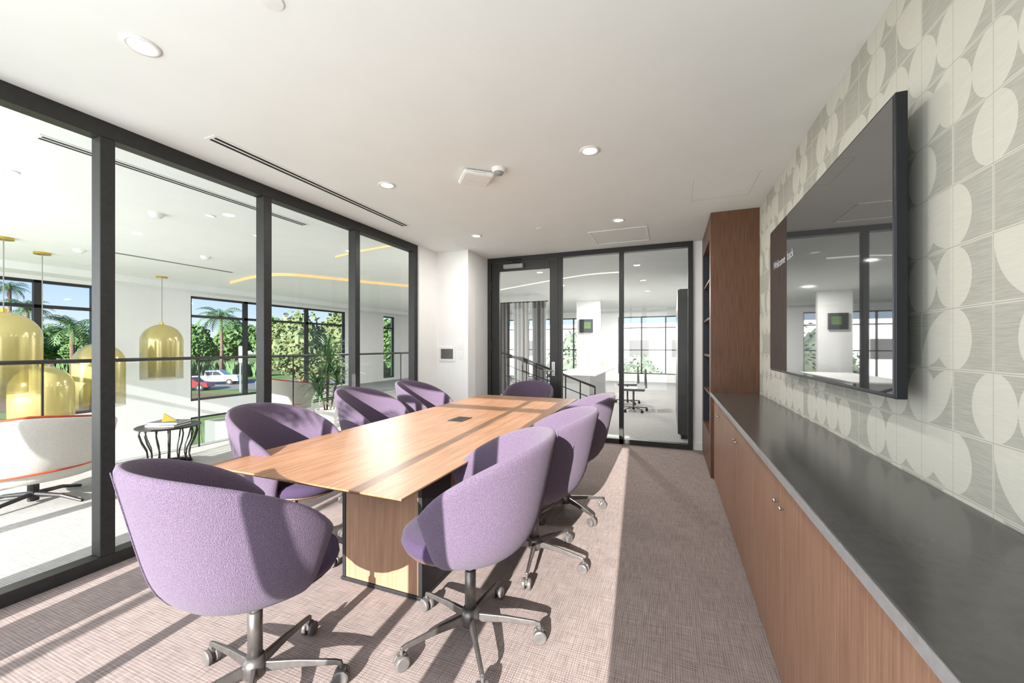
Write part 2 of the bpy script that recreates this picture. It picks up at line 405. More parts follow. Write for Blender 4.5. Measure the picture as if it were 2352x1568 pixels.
t = thing('wireless_access_point', 'white square wireless access point on the ceiling', 'access point', (-1.46, 2.88, CZ), R(40))
MB().box(-.125, .125, -.125, .125, -.045, -.006).build('housing', M['white'], t, bevel=.022)
MB().box(-.07, .07, -.07, .07, -.006, 0).build('mounting_plate', M['grey'], t)
for i in range(5): MB().box(-.04 + i * .02, -.032 + i * .02, -.127, -.124, -.03, -.026).build('indicator', M['grey'], t)
t = thing('smoke_detector', 'round white smoke detector beside the square access point', 'smoke detector', (-1.24, 2.84, CZ))
MB().lathe([(.055, 0), (.055, -.015), (.045, -.03)], 24).build('base', M['white'], t, smooth=False)
MB().lathe([(.036, -.03), (.03, -.045), (0, -.048)], 24).build('sensor', M['grey'], t, smooth=True)
for x, y, lb in ((-1.48, 1.12, 'round white sprinkler cover at the top edge of the ceiling'), (-1.42, 4.47, 'small round sprinkler cover between the far downlights')):
    tag(MB().lathe([(.045, .001), (.045, -.006), (0, -.008)], 24).build('sprinkler_cover', M['white'], loc=(x, y, CZ)), lb, 'sprinkler', 'sprinkler covers')
for u, v, lb in ((360, 490, 'white smoke detector on lounge ceiling behind second glass pane'), (182, 573, 'round detector on lounge ceiling above the pendants'), (472, 589, 'small detector on lounge ceiling left of the cove')):
    q = on_z(u, v, CZ)
    tag(MB().lathe([(.07, 0), (.065, -.02), (.035, -.05), (0, -.052)], 20).build('ceiling_detector', M['white'], loc=(q.x, q.y, CZ), smooth=False), lb, 'smoke detector')
def hatch(x0, x1, y0, y1, label, w):
    t = thing('ceiling_hatch', label, 'access panel', ((x0 + x1) / 2, (y0 + y1) / 2, CZ)); a, b = (x1 - x0) / 2, (y1 - y0) / 2; h_ = .0012 if w < .01 else .006
    MB().box(-a, a, -b, -b + w, -h_, 0).box(-a, a, b - w, b, -h_, 0).box(-a, -a + w, -b + w, b - w, -h_, 0).box(a - w, a, -b + w, b - w, -h_, 0).build('hatch_frame', M['groove'] if w < .01 else M['white'], t)
    MB().box(-a + w + .003, a - w - .003, -b + w + .003, b - w - .003, -.001, 0).build('hatch_panel', M['ceiling'], t)
hatch(-.93, -.25, 4.82, 5.46, 'square white framed ceiling hatch in front of the glass door', .025)
hatch(.18, .66, 3.62, 4.15, 'flush thin-outlined ceiling panel beside the tall walnut cabinet', .002)

# orange cove and white led in lounge ceiling
def ribbon(name, pts, z, hgt, m, label, cat):
    a = [on_z(u, v, z) for u, v in pts]; path = []
    for i in range(len(a) - 1):
        p0 = a[max(i - 1, 0)]; p1 = a[i]; p2 = a[i + 1]; p3 = a[min(i + 2, len(a) - 1)]
        for k in range(6):
            s_ = k / 6; path.append(.5 * ((2 * p1) + (p2 - p0) * s_ + (2 * p0 - 5 * p1 + 4 * p2 - p3) * s_ ** 2 + (3 * p1 - p0 - 3 * p2 + p3) * s_ ** 3))
    path.append(a[-1]); mb = MB(); n = len(path); T_ = CZ
    v = [(p.x, p.y, T_ - hgt) for p in path] + [(p.x, p.y, T_) for p in path]
    v += [(p.x - .02, p.y + .02, T_ - hgt) for p in path] + [(p.x - .02, p.y + .02, T_) for p in path]
    f = []
    for i in range(n - 1):
        f += [(i, i + 1, n + i + 1, n + i), (2 * n + i, 3 * n + i, 3 * n + i + 1, 2 * n + i + 1), (i, 2 * n + i, 2 * n + i + 1, i + 1)]
    mb.add(v, f); return tag(mb.build(name, m), label, cat)
ribbon('cove_light', [(528, 655), (590, 641), (660, 637), (760, 645), (860, 655), (960, 664)], 2.66, .05, M['orange'], 'long curved orange glowing ceiling cove over the lounge', 'cove light')
ribbon('cove_light', [(770, 597), (830, 584), (900, 572), (935, 568)], 2.68, .02, M['orange'], 'short orange ceiling cove stroke nearer the partition', 'cove light')
ribbon('light_strip', [(1150, 668), (1250, 650), (1350, 634), (1430, 628)], 2.7, .02, M['led'], 'curved white light strip on the ceiling beyond the door', 'light strip')

# ---------------------------------------------------------------- wall plates
t = thing('room_control_panel', 'small grey touch panel in a white plate on the pier wall', 'control panel', (-3.03, 5.06, 1.25))
MB().box(-.135, .135, -.012, 0, -.105, .105).build('plate', M['white'], t, bevel=.004)
MB().box(-.1, .1, -.016, -.011, -.072, .072).build('screen', M['panelgrey'], t)
for z, lb in ((1.37, 'upper white switch plate right of the touch panel'), (1.24, 'lower white switch plate right of the touch panel')):
    t = thing('light_switch', lb, 'switch', (-2.80, 5.06, z), group='light switches')
    MB().box(-.035, .035, -.007, 0, -.055, .055).build('plate', M['white'], t, bevel=.002)
    MB().box(-.015, .015, -.011, -.006, -.03, .03).build('rocker', M['white'], t)

# ---------------------------------------------------------------- cabinets on the right
def cab_unit(y0, y1, label):
    t = thing('base_cabinet', label, 'cabinet', (.615, (y0 + y1) / 2, 0), group='base cabinets under the stone counter'); L = (y1 - y0) / 2
    MB().box(-.18, .2, -L + .001, L - .001, .06, .852).build('body', M['walnut2'], t)
    MB().box(-.16, .2, -L + .001, L - .001, 0, .06).build('plinth', M['edge'], t)
    for s in (-1, 1):
        a, b = (-L + .003, -.002) if s < 0 else (.002, L - .003)
        d = MB().box(-.202, -.181, a, b, .02, .848).build('door', M['walnut2'], t, bevel=.0015)
        k = MB(); k.tube([(-.202, s * .045, .72), (-.210, s * .045, .72)], .004, 8); k.lathe([(.0, -.008), (.006, -.006), (.008, 0), (.006, .006), (0, .008)], 12, (-.214, s * .045, .72))
        k.build('knob', M['chrome'], d, smooth=True)
for y0, y1, lb in ((-.72, .156, 'base cabinet nearest the window wall, mostly cut off by the photo edge'), (.156, 1.316, 'walnut base cabinet nearest in view under the counter'),
                   (1.316, 2.476, 'walnut base cabinet with the two clearly visible knobs, below the television'),
                   (2.476, 3.636, 'walnut base cabinet third along, with small far knobs'), (3.636, 4.575, 'walnut base cabinet next to the tall cabinet')):
    cab_unit(y0, y1, lb)
t = thing('countertop', 'long dark veined stone countertop along the patterned wall', 'countertop', (0, 0, 0))
MB().box(.381, XR - .002, -.72, 4.575, .856, .89).build('slab', M['stone'], t, bevel=.002)
MB().box(.377, .3815, -.72, 4.575, .857, .886).build('front_edge', M['stone_edge'], t, bevel=.001)
t = thing('tall_cabinet', 'floor to ceiling walnut cabinet with open shelf niche', 'cabinet', (.385, 4.58, 0))
W = .435; D = 1.175; ZT = CZ - .004
MB().box(0, W, 0, .14, 0, ZT).build('near_panel', M['walnut'], t)
b = MB(); b.box(0, W, D - .14, D, 0, ZT).box(0, W, .14, D - .14, 0, .42).box(0, W, .14, D - .14, 2.5, ZT).build('carcass', M['walnut'], t)
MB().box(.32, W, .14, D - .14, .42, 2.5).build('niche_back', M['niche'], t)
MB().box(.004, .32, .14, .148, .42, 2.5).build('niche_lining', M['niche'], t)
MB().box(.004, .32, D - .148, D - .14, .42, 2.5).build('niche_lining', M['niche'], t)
for z in (.84, 1.255, 1.67, 2.085): MB().box(.01, .32, .148, D - .148, z - .012, z + .012).build('shelf', M['walnut'], t)

# ---------------------------------------------------------------- television
t = thing('television', 'large wall-mounted black television reflecting the room', 'television', (.72, 2.69, 1.707)); L, Hh = .925, .53
MB().box(0, .035, -L, L, -Hh, Hh).build('frame', M['tvframe'], t, bevel=.004)
MB().box(.035, .1, -.5, .5, -.3, .3).build('wall_bracket', M['dark'], t)
MB().box(-.003, .0, -L + .012, L - .012, -Hh + .016, Hh - .012).build('screen', M['tv'], t)
def text_mesh(body, size, parent, loc, name='lettering'):
    cu = bpy.data.curves.new('t', 'FONT'); cu.body = body; cu.size = size; cu.extrude = .0003
    o = bpy.data.objects.new('t', cu); COL.objects.link(o); bpy.context.view_layer.update()
    me = bpy.data.meshes.new_from_object(o.evaluated_get(bpy.context.evaluated_depsgraph_get()))
    bpy.data.objects.remove(o)
    q = bpy.data.objects.new(name, me); COL.objects.link(q); me.materials.clear(); me.materials.append(M['txt'])
    q.parent = parent; q.location = loc; q.rotation_euler = (R(90), 0, R(-90)); return q
text_mesh('Welcome', .08, t, (-.0042, .80, .22)); text_mesh('back', .08, t, (-.0042, .43, .22))

# ---------------------------------------------------------------- meeting table
TX0, TX1, TY0, TY1, TZ = -2.25, -1.015, 1.335, 4.62, .74
tb = thing('conference_table', 'long oak conference table with flared thin edge', 'table', ((TX0 + TX1) / 2, (TY0 + TY1) / 2, 0))
a, b = (TX1 - TX0) / 2, (TY1 - TY0) / 2
MB().box(-a, a, -b, b, TZ - .008, TZ).build('tabletop', M['oak'], tb, bevel=.001)
m_ = MB(); i_ = .07
m_.add([(-a, -b, TZ - .009), (a, -b, TZ - .009), (a, b, TZ - .009), (-a, b, TZ - .009), (-a + i_, -b + i_, TZ - .045), (a - i_, -b + i_, TZ - .045), (a - i_, b - i_, TZ - .045), (-a + i_, b - i_, TZ - .045)],
       [(0, 1, 2, 3), (7, 6, 5, 4), (0, 4, 5, 1), (1, 5, 6, 2), (2, 6, 7, 3), (3, 7, 4, 0)])
m_.build('chamfered_edge', M['edge'], tb)
yc0 = (TY0 + TY1) / 2
for yw in (1.95, 2.98, 4.0):
    yc = yw - yc0
    pd = MB().box(-.125, .375, yc - .15, yc + .15, .02, TZ - .045).build('pedestal', M['oakv'], tb, bevel=.002)
    for xx in (-.15, .376): MB().box(xx, xx + .024, yc - .152, yc + .152, .02, TZ - .046).build('side_plate', M['dark'], pd)
    MB().box(-.155, .405, yc - .16, yc + .16, 0, .02).build('foot_plate', M['dark'], pd, bevel=.003)
MB().box(.10, .16, -.88, .92, .35, TZ - .045).build('modesty_beam', M['oakv'], tb)
t = thing('power_socket_unit', 'black flush power and data unit in the tabletop', 'power outlet', (-1.66, 2.98, TZ))
MB().box(-.065, .065, -.1, .1, 0, .005).build('cover', M['dark'], t, bevel=.002)
for k in range(4): MB().box(-.03, .03, -.085 + k * .045, -.06 + k * .045, .005, .0065).build('socket', M['slot'], t)

# ---------------------------------------------------------------- bucket shell
def shell(zb, rb, belly, rear, side, ztop, zarm, pmax, th, nphi=24, nt=10, slant=10, expo=1.25, drop=0, bp=4):
    mb = MB(); outer = []; inner = []; rim = []
    def rt(ph): return side + (rear - side) * max(0, math.cos(ph)) ** 2
    for i in range(nphi + 1):
        s = -1 + 2 * i / nphi; co = []; ci = []
        for k in range(nt + 1):
            q = (k / nt) ** 1.25; ph = s * R(pmax - slant * (1 - q)); a_ = abs(s)
            zt = ztop - (ztop - zarm) * (a_ ** expo) - drop * max(0, (a_ - .82) / .18) ** 2
            r = rb + belly * (1 - (1 - q) ** bp) + (rt(ph) - rb - belly) * q
            z = zb + (zt - zb) * q
            co.append((math.sin(ph) * r, -math.cos(ph) * r, z))
            r2 = max(r - th * (1.15 - .4 * q), .02); z2 = z if q > .15 else z + .03
            ci.append((math.sin(ph) * r2, -math.cos(ph) * r2, z2))
        outer.append(co); inner.append(ci)
    cols = []
    for co, ci in zip(outer, inner):
        mid = tuple((co[-1][j] + ci[-1][j]) / 2 + (.012 if j == 2 else 0) for j in range(3))
        rim.append(mid); cols.append(co + [mid] + ci[::-1])
    n = len(cols[0]); v = [p for c in cols for p in c]; f = []
    for i in range(nphi):
        for k in range(n):
            a0 = i * n + k; a1 = i * n + (k + 1) % n
            f.append((a0, a0 + n, a1 + n, a1))
    for e in (0, nphi):
        for k in range(nt):
            o0, o1 = e * n + k, e * n + k + 1; i0, i1 = e * n + (n - 1 - k), e * n + (n - 2 - k)
            f.append((o0, o1, i1, i0) if e == 0 else (o0, i0, i1, o1))
        f.append((e * n + nt, e * n + nt + 1, e * n + nt + 2) if e == 0 else (e * n + nt + 2, e * n + nt + 1, e * n + nt))
    mb.add(v, f); return mb, rim, outer
# ---------------------------------------------------------------- purple task chairs
def make_chair(loc, rz, label):
    t = thing('conference_chair', label, 'chair', loc, rz, 'purple swivel chairs around the table')
    sh, rim, outer = shell(.412, .155, .13, .405, .345, .968, .70, 119, .052, slant=12, expo=2.0, drop=.03, bp=9)
    bk = sh.build('backrest', M['purple'], t, smooth=True, subsurf=1)
    st = MB(); j = 12
    pth = [(outer[j][k][0], outer[j][k][1] - .0005, outer[j][k][2]) for k in range(1, 11)]
    st.tube(pth, .0022, 5).build('back_seam', M['purple'], bk)
    MB().lathe([(.0, .408), (.12, .408), (.165, .414), (.18, .44), (0, .44)], 24).build('seat_shell', M['purple'], t, smooth=True)
    MB().lathe([(.18, .458), (.222, .464), (.234, .488), (.230, .513), (.212, .528), (.14, .536), (0, .538)], 32, (0, .08, 0), 1.04, 1.0).build('seat', M['plum'], t, smooth=True)
    MB().lathe([(.15, .438), (.205, .445), (.218, .458), (.18, .460)], 32, (0, .08, 0), 1.04, 1.0).build('seat_base', M['edge'], t, smooth=True)
    MB().lathe([(.016, .25), (.016, .41)], 16).build('gas_lift', M['chrome'], t, smooth=True)
    MB().lathe([(.026, .11), (.026, .32), (.018, .325)], 16).build('column', M['base'], t, smooth=True)
    MB().lathe([(.0, .07), (.036, .07), (.045, .085), (.045, .125), (.032, .15), (.026, .15)], 20).build('hub', M['base'], t, smooth=True)
    for k in range(5):
        w = 2 * PI * k / 5
        lg = MB(); c = [(.035, .108, .016, .018), (.16, .104, .012, .013), (.30, .090, .010, .009), (.325, .084, .010, .008)]
        vs = []
        for x, z, hw, hh in c: vs += [(x, -hw, z - hh), (x, hw, z - hh), (x, hw * .6, z + hh), (x, -hw * .6, z + hh)]
        fs = [(3, 2, 1, 0), (12, 13, 14, 15)]
        for i in range(3):
            for q in range(4): fs.append((i * 4 + q, i * 4 + (q + 1) % 4, i * 4 + 4 + (q + 1) % 4, i * 4 + 4 + q))
        lg.add(vs, fs); lo = lg.build('star_leg', M['base'], t, bevel=.003); lo.rotation_euler.z = w
        ct = MB(); ct.tube([(.322, 0, .045), (.322, 0, .082)], .007, 8)
        for s in (-1, 1): ct.tube([(.322, s * .007, .031), (.322, s * .010, .031), (.322, s * .022, .031), (.322, s * .026, .031)], [.026, .031, .031, .025], 18)
        ct.box(.305, .34, -.0065, .0065, .03, .06)
        ct.build('caster', M['caster'], lo)
    return t
def set_base(t, deg):
    base = R(deg) - t.rotation_euler.z; k = 0
    for c in t.children:
        if c.name.startswith('star_leg'):
            c.rotation_euler.z = base + 2 * PI * k / 5; k += 1
c0 = make_chair((-1.515, 1.08, 0), R(-14), 'nearest purple chair at the near end of the table, seen from behind')
set_base(c0, 30)
spots = [((-.865, 1.65, 0), 106, 18, 'purple chair nearest on the cabinet side of the table'),
         ((-.805, 2.42, 0), 104, -8, 'middle purple chair on the cabinet side of the table'),
         ((-.805, 3.22, 0), 102, 33, 'farthest purple chair on the cabinet side of the table'),
         ((-2.26, 1.88, 0), -80, 0, 'purple chair nearest on the glass partition side, seen from its open front'),
         ((-2.48, 2.94, 0), -84, 20, 'middle purple chair on the glass partition side with striped shadows'),
         ((-2.46, 3.76, 0), -84, 50, 'farthest purple chair on the glass partition side'),
         ((-1.76, 4.98, 0), 186, 10, 'purple chair at the far end of the table by the door')]
for loc, rz, bd, lb in spots:
    t = dup(c0, loc, R(rz), lb); set_base(t, bd)
    if 'far end' in lb: t.scale = (1, 1, .90)

# ---------------------------------------------------------------- lounge furniture
def armchair(loc, rz, label):
    t = thing('lounge_armchair', label, 'armchair', loc, rz, 'cream lounge armchairs')
    sh, rim, outer = shell(.22, .26, .12, .45, .45, .77, .62, 118, .09, nphi=22, nt=8, slant=4)
    bk = sh.build('backrest', M['cream'], t, smooth=True, subsurf=1)
    MB().tube([(p[0], p[1], p[2] + .002) for p in rim], .009, 6).build('rim_piping', M['red'], bk, smooth=True)
    MB().tube([(c[2][0] * 1.008, c[2][1] * 1.008, c[2][2] + .03 * (i - 11) / 11) for i, c in enumerate(outer)], .008, 6).build('shell_piping', M['red'], bk, smooth=True)
    MB().lathe([(.22, .22), (.33, .23), (.35, .3), (.345, .38), (.3, .42), (0, .435)], 32, (0, .04, 0)).build('seat', M['cream'], t, smooth=True)
    MB().lathe([(.03, .02), (.03, .22)], 12).build('swivel_column', M['dark'], t)
    for k in range(4):
        w = PI / 4 + k * PI / 2; MB().tube([(0, 0, .08), (.2 * math.cos(w), .2 * math.sin(w), .06), (.34 * math.cos(w), .34 * math.sin(w), .012)], [.02, .016, .012], 8).build('foot', M['dark'], t)
    return t
t = armchair((-5.15, 1.68, 0), R(70), 'cream armchair with red piping behind first glass pane'); t.scale = (1.18, 1.18, 1.02)
t = armchair((-6.52, 5.25, 0), R(10), 'cream armchair with red piping beside the potted plant'); t.scale = (1.12, 1.12, 1.03)
# side table
t = thing('side_table', 'round black side table with curved slat legs', 'side table', (-5.40, 2.82, 0))
MB().lathe([(0, .43), (.29, .43), (.3, .436), (.3, .445), (.29, .45), (0, .45)], 40).build('tabletop', M['black'], t)
MB().lathe([(.2, .0), (.215, .0), (.215, .02), (.2, .02), (.2, 0)], 32).build('base_ring', M['black'], t)
for k in range(14):
    w = 2 * PI * k / 14; pr = [(.25, .43), (.265, .37), (.24, .28), (.195, .18), (.185, .09), (.207, .01)]
    MB().tube([(r * math.cos(w), r * math.sin(w), z) for r, z in pr], .008, 6).build('leg', M['black'], t, smooth=True)
for k, (sx, sy, z, m2, lb) in enumerate(((.17, .12, .45, 'bookb', 'grey hardback book at the bottom of the stack on the side table'), (.16, .11, .476, 'bookb', 'grey hardback book on top of the stack on the side table'))):
    t = thing('book', lb, 'book', (-5.37 + k * .01, 2.80, z), R(20 + 6 * k), 'books on the side table')
    MB().box(-sx, sx, -sy, sy, 0, .004).box(-sx, sx, -sy, sy, .021, .025).box(-sx, -sx + .004, -sy, sy, .004, .021).build('cover', M[m2], t)
    MB().box(-sx + .004, sx - .004, -sy + .004, sy - .004, .004, .021).build('pages', M['bookw'], t)
g = MB()
g.add([(-.06, -.02, 0), (.07, -.02, 0), (-.04, 0, .09), (-.06, .04, 0), (.07, .04, 0), (-.04, .04, .09)], [(0, 1, 2), (5, 4, 3), (0, 3, 4, 1), (1, 4, 5, 2), (2, 5, 3, 0)])
tag(g.build('gold_sculpture', M['brass'], loc=(-5.35, 2.79, .502), rotz=R(60)), 'gold angular sculpture on the stacked books', 'sculpture')
# balustrade
t = thing('glass_balustrade', 'glass balustrade with slim black handrail along the atrium', 'railing', (VX + .04, 0, 0))
MB().tube([(0, YB + .05, 1.2), (0, 8.6, 1.2)], .022, 10).build('handrail', M['black'], t)
yy = [-.6, .7, 2.0, 3.45, 4.9, 6.3, 7.8]
for y in yy: MB().box(-.008, .008, y - .008, y + .008, 0, 1.2).build('post', M['black'], t)
for i in range(6):
    MB().add([(0, yy[i] + .03, .03), (0, yy[i + 1] - .03, .03), (0, yy[i + 1] - .03, 1.16), (0, yy[i] + .03, 1.16)], [(0, 1, 2, 3)]).build('glass_panel', M['balglass'], t)
# pendants
def pendant(u, d, ztop, label, r=.33, h=1.08):
    q = P(u, HZ, d); t = thing('pendant_light', label, 'pendant light', (q.x, q.y, ztop - h), group='yellow glass dome pendants')
    pr = [(r, 0), (r, h - r)] + [(r * math.cos(w), h - r + r * math.sin(w)) for w in [R(x) for x in range(8, 90, 8)]] + [(.012, h)]
    pr2 = [(r, h - r - .0 - (h - r) * (1 - k / 6)) for k in range(7)] + pr[2:]
    o = MB(); o.lathe(pr2, 40); o.f = [f for f in o.f if len(f) == 4]; o.build('glass_dome', M['pend'], t, smooth=True)
    s = r * .62
    i2 = MB(); i2.lathe([(s, .04), (s, h * .5)] + [(s * math.cos(w), h * .5 + s * math.sin(w)) for w in [R(x) for x in range(10, 90, 10)]] + [(.01, h * .5 + s)], 32); i2.f = [f for f in i2.f if len(f) == 4]
    i2.build('inner_shade', M['pend2'], t, smooth=True)
    MB().tube([(0, 0, h), (0, 0, CZ - (ztop - h))], .006, 6).build('cord', M['grey'], t)
    MB().lathe([(0, -.03), (.09, -.03), (.09, 0)], 24, (0, 0, CZ - (ztop - h))).build('canopy', M['brass'], t)
    MB().lathe([(.03, 0), (.03, .05), (0, .06)], 16, (0, 0, h - .01)).build('cap', M['brass'], t)
pendant(8, 5.05, 1.80, 'largest yellow glass dome pendant at the far left')
pendant(97, 5.87, 1.07, 'lowest yellow dome pendant, behind the first armchair')
pendant(228, 6.83, 1.41, 'yellow dome pendant partly behind the thick mullion')
pendant(372, 7.9, 1.79, 'yellow dome pendant hanging in front of the white column')
# indoor plant
t = thing('potted_plant', 'tall spiky leaved plant in a white pot in the lounge', 'plant', (-5.32, 5.03, 0))
MB().lathe([(0, 0), (.14, 0), (.18, .32), (.165, .32), (.155, .29), (0, .29)], 28).build('pot', M['pot'], t)
MB().lathe([(0, .285), (.152, .29), (0, .30)], 20).build('soil', M['soil'], t)
stems = MB(); lv = MB(); rnd = random.Random(3)
for (bx, by, hx, hy, z) in ((0, 0, .05, .0, 1.05), (.04, .03, .15, .08, .85), (-.04, .0, -.18, -.05, .75), (0, -.04, .05, -.18, .62), (0, 0, -.05, .05, 1.3)):
    stems.tube([(bx, by, .29), ((bx + hx) / 2, (by + hy) / 2, .3 + (z - .3) * .5), (hx, hy, z)], .015, 7)
    for k in range(60):
        az = rnd.uniform(0, 2 * PI); el = rnd.uniform(-.1, 1.35); L_ = rnd.uniform(.32, .48); w_ = .017
        pp = []; pz = Vector((hx, hy, z + rnd.uniform(-.14, .08)))
        for i in range(5):
            s_ = i / 4; e2 = el - s_ * 1.1; pp.append((pz.copy(), w_ * (1 - s_ * .85))); pz += Vector((math.cos(az) * math.cos(e2), math.sin(az) * math.cos(e2), math.sin(e2))) * L_ / 4
        sd = Vector((-math.sin(az), math.cos(az), .2)); o = len(lv.v)
        for p_, ww in pp: lv.v += [tuple(p_ - sd * ww), tuple(p_ + sd * ww)]
        for i in range(4): lv.f.append((o + 2 * i, o + 2 * i + 1, o + 2 * i + 3, o + 2 * i + 2))
stems.build('stem', M['bark'], t, smooth=True); lv.build('foliage', M['leafI'], t)

# ---------------------------------------------------------------- beyond the door
t = thing('dark_tall_cabinet', 'tall dark grey cabinet beyond the right glass panel', 'cabinet', (.12, 6.35, 0))
MB().box(0, .6, 0, 2.4, .06, 2.2).build('body', M['cabgrey'], t)
MB().box(.03, .6, .02, 2.38, 0, .06).build('plinth', M['dark'], t)
for k in range(4): MB().box(-.02, -.001, .005 + k * .6, .595 + k * .6, .07, 2.19).build('door', M['cabgrey'], t)
def curtain(x0, x1, y, z0, z1, label, m):
    mb = MB(); n = int((x1 - x0) / .015); v = []
    for i in range(n + 1):
        x = x0 + (x1 - x0) * i / n; yy_ = y + .06 * math.sin(x * 2 * PI / .11); v += [(x, yy_, z0), (x, yy_, z1)]
    mb.add(v, [(2 * i, 2 * i + 2, 2 * i + 3, 2 * i + 1) for i in range(n)])
    t = thing('curtain', label, 'curtain', (0, 0, 0)); mb.build('cloth', m, t, smooth=True)
    MB().tube([(x0 - .05, y, z1 + .01), (x1 + .05, y, z1 + .01)], .015, 8).build('curtain_rail', M['dark'], t)
curtain(-3.45, -3.08, 10.2, .02, 2.55, 'charcoal pleated curtain at the right of the door glass', M['curtain'])
curtain(-3.98, -3.58, 10.2, .02, 2.55, 'pale pleated curtain in the middle of the door glass', M['palecurtain'])
curtain(-4.5, -4.1, 10.2, .02, 2.55, 'grey pleated curtain at the left of the door glass', M['curtain'])
t = thing('meeting_table', 'long white table in the room beyond the door', 'table', (-2.0, 10.2, 0))
MB().box(-.5, .5, -1.5, 1.5, .71, .74).build('tabletop', M['white'], t, bevel=.005)
for y in (-1.2, 1.2): MB().box(-.3, .3, y - .04, y + .04, 0, .71).build('leg', M['white'], t)
def office(loc, rz, label):
    t = thing('office_chair', label, 'chair', loc, rz, 'dark office chairs beyond the door')
    MB().box(-.22, .22, -.22, .22, .44, .49).build('seat', M['panelgrey'], t, bevel=.02)
    MB().box(-.2, .2, -.25, -.22, .52, .90).build('backrest', M['panelgrey'], t, bevel=.015)
    MB().tube([(0, 0, .08), (0, 0, .45)], .02, 8).build('column', M['base'], t)
    MB().tube([(0, -.15, .47), (0, -.26, .5), (0, -.25, .7)], .014, 6).build('back_support', M['base'], t)
    for k in range(5):
        w = 2 * PI * k / 5; l_ = MB().tube([(0, 0, .09), (.29 * math.cos(w), .29 * math.sin(w), .07)], .013, 6).build('star_leg', M['base'], t)
        MB().tube([(.28 * math.cos(w) - .02, .28 * math.sin(w), .03), (.28 * math.cos(w) + .02, .28 * math.sin(w), .03)], .03, 10).build('caster', M['dark'], l_)
    return t
oc = office((-.72, 8.7, 0), R(95), 'nearest dark office chair in the row beyond the right glass panel')
dup(oc, (-.95, 9.8, 0), R(95), 'second dark office chair in the row beyond the glass')
def stair(name, ox, oy, pts, nb, label):
    t = thing(name, label, 'railing', (ox, oy, 0)); a, b = Vector(pts[1]), Vector(pts[2])
    MB().tube(pts, .024, 8).build('handrail', M['black'], t)
    for k in range(nb):
        p_ = a.lerp(b, k / (nb - 1)); MB().tube([(p_.x, p_.y, 0), (p_.x, p_.y, p_.z)], .013, 6).build('baluster', M['black'], t)
    for dz in (.25, .5): MB().tube([(a.x, a.y, a.z - dz), (b.x, b.y, max(.06, b.z - dz))], .010, 6).build('lower_rail', M['black'], t)
stair('stair_railing', -2.9, 7.6, [(-.3, 0, 1.15), (.1, 0, 1.12), (1.5, .4, .55)], 6, 'black sloping stair railing behind the middle glass panel')
stair('stair_railing', -3.5, 8.4, [(-.4, 0, 1.25), (.0, 0, 1.2), (.9, .3, .8)], 5, 'short black sloping railing behind the door glass')
t = thing('wall_screen', 'small dark screen with green picture beyond the door', 'screen', (-2.35, 11.9, 1.97))
MB().box(-.2, .2, 0, .06, -.2, .2).build('frame', M['dark'], t); MB().box(-.06, .14, -.005, 0, -.08, .12).build('picture', M['leafA'], t)
struct(MB().box(-2.65, -1.95, 11.96, 12.1, 0, CZ).build('wall_divider', M['wall']))

# ---------------------------------------------------------------- exterior
GZ = -3.65
struct(MB().box(-260, -10.9, -60, 240, GZ - .5, GZ).box(-10.9, 60, 17, 240, GZ - .5, GZ).box(-10.9, 60, -60, -1.2, GZ - .5, GZ).build('ground_lawn', M['grass']))
def strip(name, d0, d1, u0, u1, m, dz):
    pts = [P(u0, HZ, d0), P(u1, HZ, d0), P(u1, HZ, d1), P(u0, HZ, d1)]
    return struct(MB().add([(p.x, p.y, GZ + dz) for p in pts], [(0, 1, 2, 3)]).build(name, m))
strip('ground_road', 46, 60, -900, 900, M['road'], .03)
strip('ground_planting', 30, 42, -900, 900, M['soil'], .03)
# pale neighbouring building beyond the far windows
t = thing('neighbour_building', 'pale building facade outside the far windows beyond the glass door', 'building', (-2.5, 40, GZ))
MB().box(-14, 14, 0, 6, 0, 7.2).build('wall', M['wall'], t)
for i in range(7):
    w_ = MB().box(-12.6 + i * 3.8, -10.8 + i * 3.8, -.05, 0, 4.0, 5.6).build('window', M['panelgrey'], t)
def blob(mb, c, rx, rz, rnd):
    n = 14; prof = []
    for i in range(9):
        w = -PI / 2 + PI * i / 8; prof.append((max(.001, math.cos(w)), math.sin(w)))
    o = len(mb.v); mb.lathe(prof, n)
    for i in range(o, len(mb.v)):
        x, y, z = mb.v[i]; k = rnd.uniform(.75, 1.0); mb.v[i] = (c[0] + x * rx * k, c[1] + y * rx * k, c[2] + z * rz * k)
def leaves(mb, c, rx, rz, n, s, rnd):
    for _ in range(n):
        a_ = rnd.uniform(0, 2 * PI); z = rnd.uniform(-1, 1); q = math.sqrt(1 - z * z); rr = rnd.uniform(.75, 1.08)
        p = Vector((c[0] + rx * rr * q * math.cos(a_), c[1] + rx * rr * q * math.sin(a_), c[2] + rz * rr * z))
        d1 = Vector((rnd.gauss(0, 1), rnd.gauss(0, 1), rnd.gauss(0, 1))).normalized(); d2 = d1.orthogonal().normalized(); k = s * rnd.uniform(.6, 1.3)
        mb.add([p - d1 * k, p - d2 * k * .5, p + d1 * k, p + d2 * k * .5], [(0, 1, 2, 3)])
